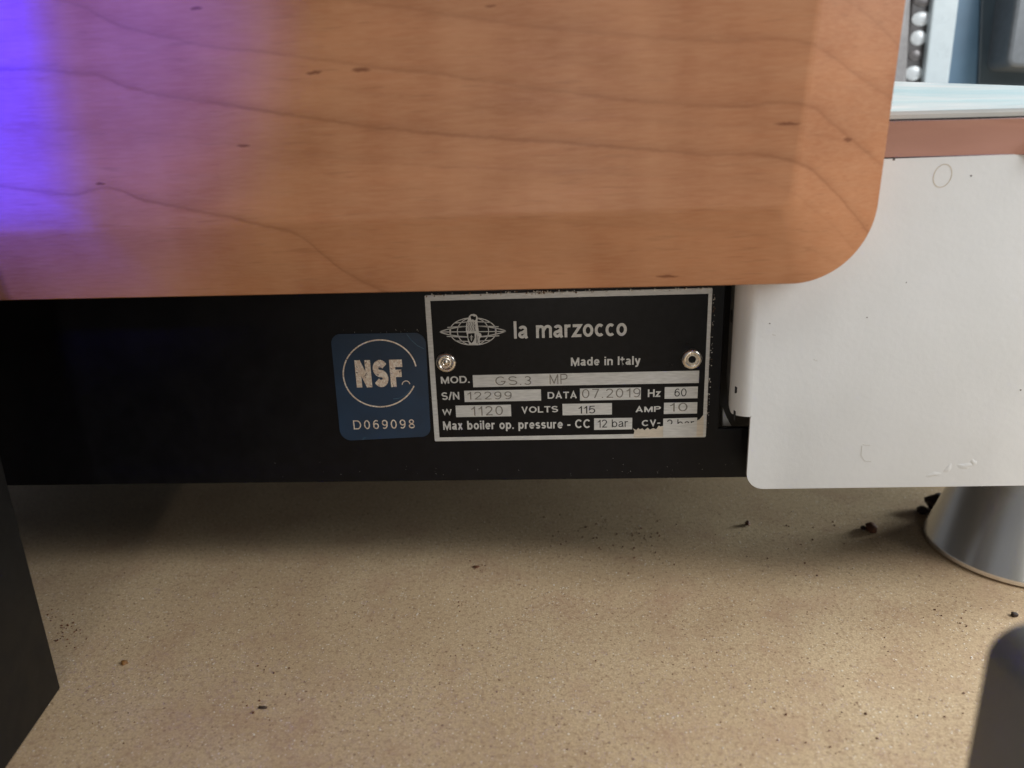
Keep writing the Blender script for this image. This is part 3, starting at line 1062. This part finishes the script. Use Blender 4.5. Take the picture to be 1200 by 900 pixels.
YF = YI - .00005
pt('la marzocco', 375, 225, 815, 214, 155, w=.165, spacing=.085)
pt('Made in Italy', 597, 338, 868, 333, 296, w=.175)
pt('MOD.', 90, 402, 202, 399, 371, w=.175)
pt('S/N', 93, 464, 162, 462, 431, w=.175)
pt('W', 95, 524, 133, 523, 495, w=.175)
pt('DATA', 506, 458, 620, 456, 426, w=.175)
pt('Hz', 897, 451, 949, 450, 421, w=.175)
pt('VOLTS', 404, 518, 547, 515, 488, w=.175)
pt('AMP', 849, 513, 948, 511, 484, w=.175)
pt('Max boiler op. pressure - CC', 99, 587, 671, 580, 545, w=.175)
edge = np.array(xz(*zp(870, 562), YI))
pt('CV-', 874, 570, 946, 566, 541, w=.175)
pt('60', 1001, 449, 1048, 448, 418, MINK, YF, w=.105)
pt('115', 626, 516, 692, 514, 487, MINK, YF, w=.105)
pt('12 bar', 701, 571, 820, 568, 540, MINK, YF, w=.105)
cut = xz(*zp(1020, 555), YF)
pt('2 bar', 972, 574, 1078, 571, 539, MINK, YF, w=.105, keep=[((cut[0], cut[1]), (0.05, -1))])
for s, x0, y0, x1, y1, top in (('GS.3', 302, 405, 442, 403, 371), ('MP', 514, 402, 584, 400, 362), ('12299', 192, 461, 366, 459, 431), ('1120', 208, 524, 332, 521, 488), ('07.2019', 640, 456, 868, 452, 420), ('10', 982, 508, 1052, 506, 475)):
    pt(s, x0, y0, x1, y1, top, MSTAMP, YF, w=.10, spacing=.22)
    pt(s, x0 - 2.2, y0 + 1.5, x1 - 2.2, y1 + 1.5, top + 1.5, MSTAMPL, YF + .00002, w=.05, spacing=.27)  # pale offset strokes paint the highlight along the engraved figures


# globe and lion emblem
def ez(a, b): return (500 + a * .15, 335 + b * .15)


def exz(a, b): return xz(*ez(a, b), YI)


em = []
ec = (362, 358)
lw = .00030


def arc_curve(f, n=48, closed=False, wd=lw):
    em.append(ribbon([exz(*f(k / (n if closed else n - 1))) for k in range(n)], wd, YI - .00004, YI + .00001, closed))


slope = -.02
# pointed almond outline
arc_curve(lambda t: (104 + 514 * t, 360 - 7 * t - 42 * (math.sin(math.pi * t) ** .75)), wd=lw * 1.1)
arc_curve(lambda t: (104 + 514 * t, 360 - 7 * t + 42 * (math.sin(math.pi * t) ** .75)), wd=lw * 1.1)
# round globe outline and meridians
for rx in (182, 122):
    arc_curve(lambda t, rx=rx: (ec[0] + rx * math.cos(2 * math.pi * t), ec[1] - 2 + 107 * math.sin(2 * math.pi * t)), 64, True)
arc_curve(lambda t: (ec[0] - 175 + 0 * t, ec[1] - 32 + 64 * t), 8)
arc_curve(lambda t: (ec[0] + 175 + 0 * t, ec[1] - 36 + 64 * t), 8)
# parallels
for dy, hw, bow in ((-70, 138, -8), (-36, 200, -8), (0, 256, 0), (34, 205, 8), (68, 140, 8)):
    arc_curve(lambda t, dy=dy, hw=hw, bow=bow: (ec[0] - hw + 2 * hw * t, ec[1] + dy - 5 * (t - .5) + bow * math.sin(math.pi * t)), 24)
lion = [(330, 238), (345, 222), (372, 219), (390, 228), (398, 245), (397, 285), (404, 330), (408, 365), (424, 372), (430, 392), (414, 412), (416, 462), (334, 462), (322, 425), (316, 385), (306, 345), (308, 300), (322, 262)]
em.append(prism_xz([exz(*p) for p in lion], YI - .00007, YI + .00001))
emblem = mesh('emblem', *join(*em), MSIL, plate)
dk = []


def bl(pts, wd=.00026):
    dk.append(ribbon([exz(*p) for p in pts], wd, YI - .00010, YI - .00005))


dk.append(prism_xz([exz(*p) for p in ((342, 238), (356, 232), (372, 240), (386, 236), (386, 262), (374, 270), (362, 262), (348, 264))], YI - .0001, YI - .00005))
for i in range(5):
    x0 = 322 + i * 13
    bl([(x0, 282), (x0 - 6, 300), (x0 + 3, 318), (x0 - 4, 338), (x0 + 2, 352)], .00018)
dk.append(prism_xz([exz(*p) for p in ((324, 372), (374, 368), (376, 405), (364, 435), (350, 448), (334, 432), (325, 405))], YI - .0001, YI - .00005))
bl([(392, 380), (388, 410), (392, 448)], .0002)
bl([(402, 392), (398, 430), (404, 456)], .0002)
bl([(378, 300), (376, 330), (384, 352)], .00018)
mesh('emblem_detail', *join(*dk), MBLK, plate)
fl_ = []
for p in ([(350, 382), (350, 430)], [(338, 402), (344, 396), (350, 406), (357, 395), (363, 401)], [(342, 414), (358, 413)]):
    fl_.append(ribbon([exz(*q) for q in p], .00026, YI - .00014, YI - .0001))
mesh('emblem_shield_mark', *join(*fl_), MSIL, plate)

# rivets
for (px, py), hole in ((zp(110, 315), .55), (zp(1068, 301), .9)):
    c = xz(px, py, YP)
    r = .0037
    if hole > .7:
        prof = [(r, YP), (r, YP - .0004), (r * .95, YP - .0009), (r * .84, YP - .0013), (r * .70, YP - .00145), (r * .60, YP - .0013), (r * .54, YP - .0009), (r * .50, YP - .0009), (r * .46, YP - .0012), (r * .36, YP - .0012), (r * .32, YP - .0006), (r * .30, YP + .0004)]
    else:
        prof = [(r, YP), (r, YP - .0004), (r * .95, YP - .0009), (r * .84, YP - .0013), (r * .70, YP - .00145), (r * .58, YP - .0012), (r * .52, YP - .0007), (r * .44, YP - .0007), (r * .34, YP - .0009), (r * .26, YP - .0006), (r * .12, YP - .0002), (r * .1, YP)]
    rv = mesh('rivet', *lathe_y(c[0], c[1], prof), MRIV, plate, smooth=True)
    if hole > .7:
        mesh('rivet_hole', *lathe_y(c[0], c[1], [(r * .31, YP - .0006), (r * .31, YP - .0001)], 24), MBLK, plate)
    else:
        mesh('rivet_pin', *lathe_y(c[0], c[1], [(r * .26, YP - .0002), (r * .24, YP - .0007), (r * .1, YP - .0009)], 24), MRIV, plate, smooth=True)

# ------------------------------------------------------------------ blue label
YS = -.0003
sp_ = pxpoly([(399.5, 516.5), (505, 511), (498.5, 389.5), (387.5, 391.5)], 0)
sticker = mesh('certification_sticker', *prism_xz(fillet(sp_, [.0042, .0035, .0040, .0035], 8), YS, 0.0001), MBLUE, machine)


def sz(a, b): return (370 + a / 6, 380 + b / 6)


def sxz(a, b): return xz(*sz(a, b), YS)


rg = []
for a0, a1 in ((-.05, 1.72 * math.pi * 0 + 0),):
    pass
ring_pts = []
n = 90
for k in range(n + 1):
    a = math.radians(22) + math.radians(360 - 34) * k / n
    ring_pts.append(sxz(452 + 258 * math.cos(a), 345 + 235 * math.sin(a)))
rg.append(ribbon(ring_pts, .00050, YS - .00006, YS + .00002))
rg.append(ribbon([sxz(635 + 27 * math.cos(a), 425 + 27 * math.sin(a)) for a in np.linspace(math.pi * 1.0, math.pi * 1.95, 14)], .00034, YS - .00006, YS + .00002))
mesh('ring', *join(*rg), MFOIL, sticker)
lettering('NSF', sz(290, 447), sz(620, 442), sz(292, 250)[1], MFOIL, sticker, Y=YS, th=.00006, w=.27, spacing=.10)
lettering('D069098', sz(268, 739), sz(698, 731), sz(268, 676)[1], MFOIL, sticker, Y=YS, th=.00006, w=.12, spacing=.30)
# creases of the label
cre = []
for pts in ([(545, 525), (585, 520), (625, 500), (655, 470), (675, 455)], [(640, 70), (670, 110), (715, 150), (760, 172)], [(330, 812), (345, 795), (352, 800)]):
    cre.append(ribbon([sxz(*p) for p in pts], .00022, YS - .00005, YS + .00002))
mesh('crease', *join(*cre), simple('crease_blue', (.05, .12, .19), .3), sticker)

# ------------------------------------------------------------------ dust caught round the plate (nobody could count it)


def grains(spots, name, mat, parent=None, label=None):
    V, Fc = [], []
    for (x, y, z), r in spots:
        k = len(V)
        m_ = Euler((random.random() * 6, random.random() * 6, random.random() * 6)).to_matrix()
        for v in ((1, 0, 0), (-1, 0, 0), (0, 1, 0), (0, -1, 0), (0, 0, 1), (0, 0, -1)):
            q = m_ @ Vector([c * r * random.uniform(.5, 1.3) for c in v])
            V.append((x + q.x, y + q.y, z + q.z))
        for f in ((0, 2, 4), (2, 1, 4), (1, 3, 4), (3, 0, 4), (2, 0, 5), (1, 2, 5), (3, 1, 5), (0, 3, 5)):
            Fc.append(tuple(k + i for i in f))
    o = mesh(name, V, Fc, mat, parent)
    o['kind'] = 'stuff'
    return o


pale, brown = [], []
for i in range(150):
    x = random.uniform(500, 834)
    if random.random() < .35: x = random.gauss(632, 10)
    y = 345.3 - (x - 499) * .0232 + random.uniform(-1.2, 2.2)
    p = onY(x, y, YP - .0004)
    (pale if random.random() < .65 else brown).append((tuple(p), random.uniform(.00014, .00046)))
for i in range(70):
    y = random.uniform(345, 505)
    x = 837 - (y - 337) * .060 + random.uniform(-.5, 2.4)
    p = onY(x, y, -.0003)
    (pale if random.random() < .6 else brown).append((tuple(p), random.uniform(.00012, .00032)))
for i in range(18):
    y = random.uniform(350, 512)
    x = 499.3 + (y - 345) * .060 + random.uniform(-2.0, .2)
    brown.append((tuple(onY(x, y, -.0003)), random.uniform(.0001, .00022)))
for i in range(40):
    x, y = random.uniform(320, 870), random.gauss(552, 8)
    if y < 561: pale.append((tuple(onY(x, y, -.0001)), random.uniform(.00005, .00011)))
for i in range(14):
    x, y = random.uniform(400, 500), random.uniform(386, 390)
    pale.append((tuple(onY(x, y, -.0002)), random.uniform(.00006, .00014)))
grains(pale, 'pale_dust', MDUST, machine)
grains(brown, 'brown_dust', MDUSTB, machine)


# ------------------------------------------------------------------ crumbs on the counter
def lump(px, py, rx, ry, rz, mat, seed, label, cat='crumb'):
    c = onZ(px, py, 0)
    me = bpy.data.meshes.new('crumb')
    bm = bmesh.new()
    bmesh.ops.create_icosphere(bm, subdivisions=3, radius=1)
    rr = random.Random(seed)
    ph = [rr.uniform(0, 6) for _ in range(6)]
    for v in bm.verts:
        d = v.co.normalized()
        k = 1 + .18 * math.sin(3 * d.x + ph[0]) + .16 * math.sin(4 * d.y + ph[1]) + .14 * math.sin(5 * d.z + ph[2]) + .07 * math.sin(9 * d.x + 7 * d.y + ph[3]) + rr.uniform(-.015, .015)
        v.co = Vector((d.x * rx * k, d.y * ry * k, d.z * rz * k + rz * .85))
    bm.to_mesh(me)
    bm.free()
    me.materials.append(mat)
    for p_ in me.polygons: p_.use_smooth = True
    o = bpy.data.objects.new('crumb', me)
    COL.objects.link(o)
    o.location = (c[0], c[1], 0)
    return tag(o, label, cat)


lump(1020, 622, .0026, .0022, .0017, MCR, 1, 'reddish brown crumb on the counter between the white cover and the steel foot')
lump(1012, 620, .0013, .0011, .0009, MCRD, 9, 'small dark crumb touching the reddish brown one near the steel foot')
lump(1096, 597, .0040, .0040, .0042, MCRD, 2, 'round dark blob on the counter right behind the steel foot')
lump(1080, 601, .0026, .0022, .0017, MCRD, 3, 'small dark blob left of the round one behind the steel foot')
lump(876, 615, .0013, .0012, .0009, MCR, 4, 'tiny brown crumb on the counter below the corner of the white cover')
lump(1189, 722, .0011, .0009, .0008, MCRD, 5, 'tiny black crumb on the counter in front of the steel foot')
lump(308, 830, .0013, .0005, .0004, MCRD, 6, 'thin dark crumb on the counter at lower left, pointing up right')
lump(146, 778, .0014, .0009, .0006, simple('amber_crumb', (.22, .10, .025), .5), 7, 'amber brown crumb on the counter near the black box')
lump(558, 665, .0016, .0007, .0004, MCR, 8, 'flat brown crumb on the counter below the rating plate')

sd = []
sl = []
for i in range(650):
    x, y = random.uniform(20, 1190), random.uniform(590, 900)
    c = onZ(x, y)
    r = random.uniform(.00010, .00030) * random.uniform(.6, 1.2)
    (sd if random.random() < .75 else sl).append(((c[0], c[1], r * .3), r))
for cx, cy, s_, n_ in ((78, 745, 14, 26), (68, 722, 8, 10), (690, 640, 30, 12), (760, 635, 22, 16), (300, 828, 12, 8), (560, 664, 8, 6), (745, 632, 30, 34), (690, 618, 20, 10), (1105, 715, 22, 14), (1160, 830, 25, 8), (540, 712, 8, 6), (965, 860, 40, 10), (930, 640, 30, 14), (310, 790, 22, 8)):
    for k in range(n_):
        c = onZ(random.gauss(cx, s_), random.gauss(cy, s_ * .6))
        r = random.uniform(.0002, .00055)
        sd.append(((c[0], c[1], r * .3), r))
g = grains(sd, 'coffee_grounds', MCR)
tag(g, 'scattered brown coffee grounds and specks lying over the counter', 'coffee grounds', kind='stuff')
g = grains(sl, 'pale_grit', MDUST)
tag(g, 'fine pale grit scattered over the counter', 'grit', kind='stuff')


# ------------------------------------------------------------------ black box at the left, dark rounded object at lower right
def rounded_box(P, z0, z1, r, rt, seg=8):
    "plan polygon P (corner radius r) raised from z0 to z1 with rounded top and bottom edges"
    Q = fillet(P, r, seg)
    V, Fc, n = [], [], len(Q)
    L = []
    for k in range(6):
        a = math.pi / 2 * k / 5
        L.append((inset(Q, rt * (1 - math.sin(a)) * .3), z0 + rt * .3 * (1 - math.cos(a))))
    for k in range(10):
        a = math.pi / 2 * k / 9
        L.append((inset(Q, rt * (1 - math.cos(a))), z1 - rt + rt * math.sin(a)))
    for q, z in L: V += [(p[0], p[1], z) for p in q]
    for k in range(len(L) - 1):
        for i in range(n):
            j = (i + 1) % n
            Fc.append((k * n + i, k * n + j, (k + 1) * n + j, (k + 1) * n + i))
    Fc += [tuple(range(n))[::-1], tuple(range((len(L) - 1) * n, len(L) * n))]
    return V, Fc


HB = .194  # top edge out of view, height shaped to cut the blue beam
A = onZ(72, 806)[:2]
B = onZ(10, 897)[:2]
d = (B - A) / np.linalg.norm(B - A)
e = np.array([d[1], -d[0]])
e = np.array([-1.0, 0.0])
P = [A, A + e * .11, A + e * .11 + d * .13, A + d * .13]
ax, ay = (A + e * .055 + d * .065)
grinder = thing('black_machine_housing', (ax, ay, 0), 'matte black housing standing on the counter at the left, its rounded corner in view', 'housing')
mesh('body', *rounded_box(P, 0, HB, .0014, .003), MGRI, grinder, smooth=True)
Q = [A + e * .001, A + e * .0235, A + e * .0235 + d * .02, A + e * .0055 + d * .02, A + e * .0055 + d * .075, A + e * .001 + d * .075]
mesh('light_baffle', *rounded_box(Q, HB + .0002, .36, .0008, .0015), MGRI, grinder, smooth=True)  # unseen baffle added to keep the blue beam to the wood's left end

YG = -.165
a = onY(1170, 800, YG + .014)
tp = onY(1195, 747, YG + .014)
x0 = a[0]
P = [(x0, YG), (x0 + .062, YG), (x0 + .062, YG + .018), (x0, YG + .018)]
Vp = fillet([(x0, 0.0006), (x0 + .062, 0.0006), (x0 + .062, tp[2]), (x0, tp[2])], [.002, .002, .0065, .0065], 12)
V, Fc = prism_xz(Vp, YG, YG + .018, .004)
o = mesh('dark_container', V, Fc, MTRW, smooth=True)
recentre(o)
tag(o, 'dark grey container with rounded corner, out of focus at the lower right', 'container')
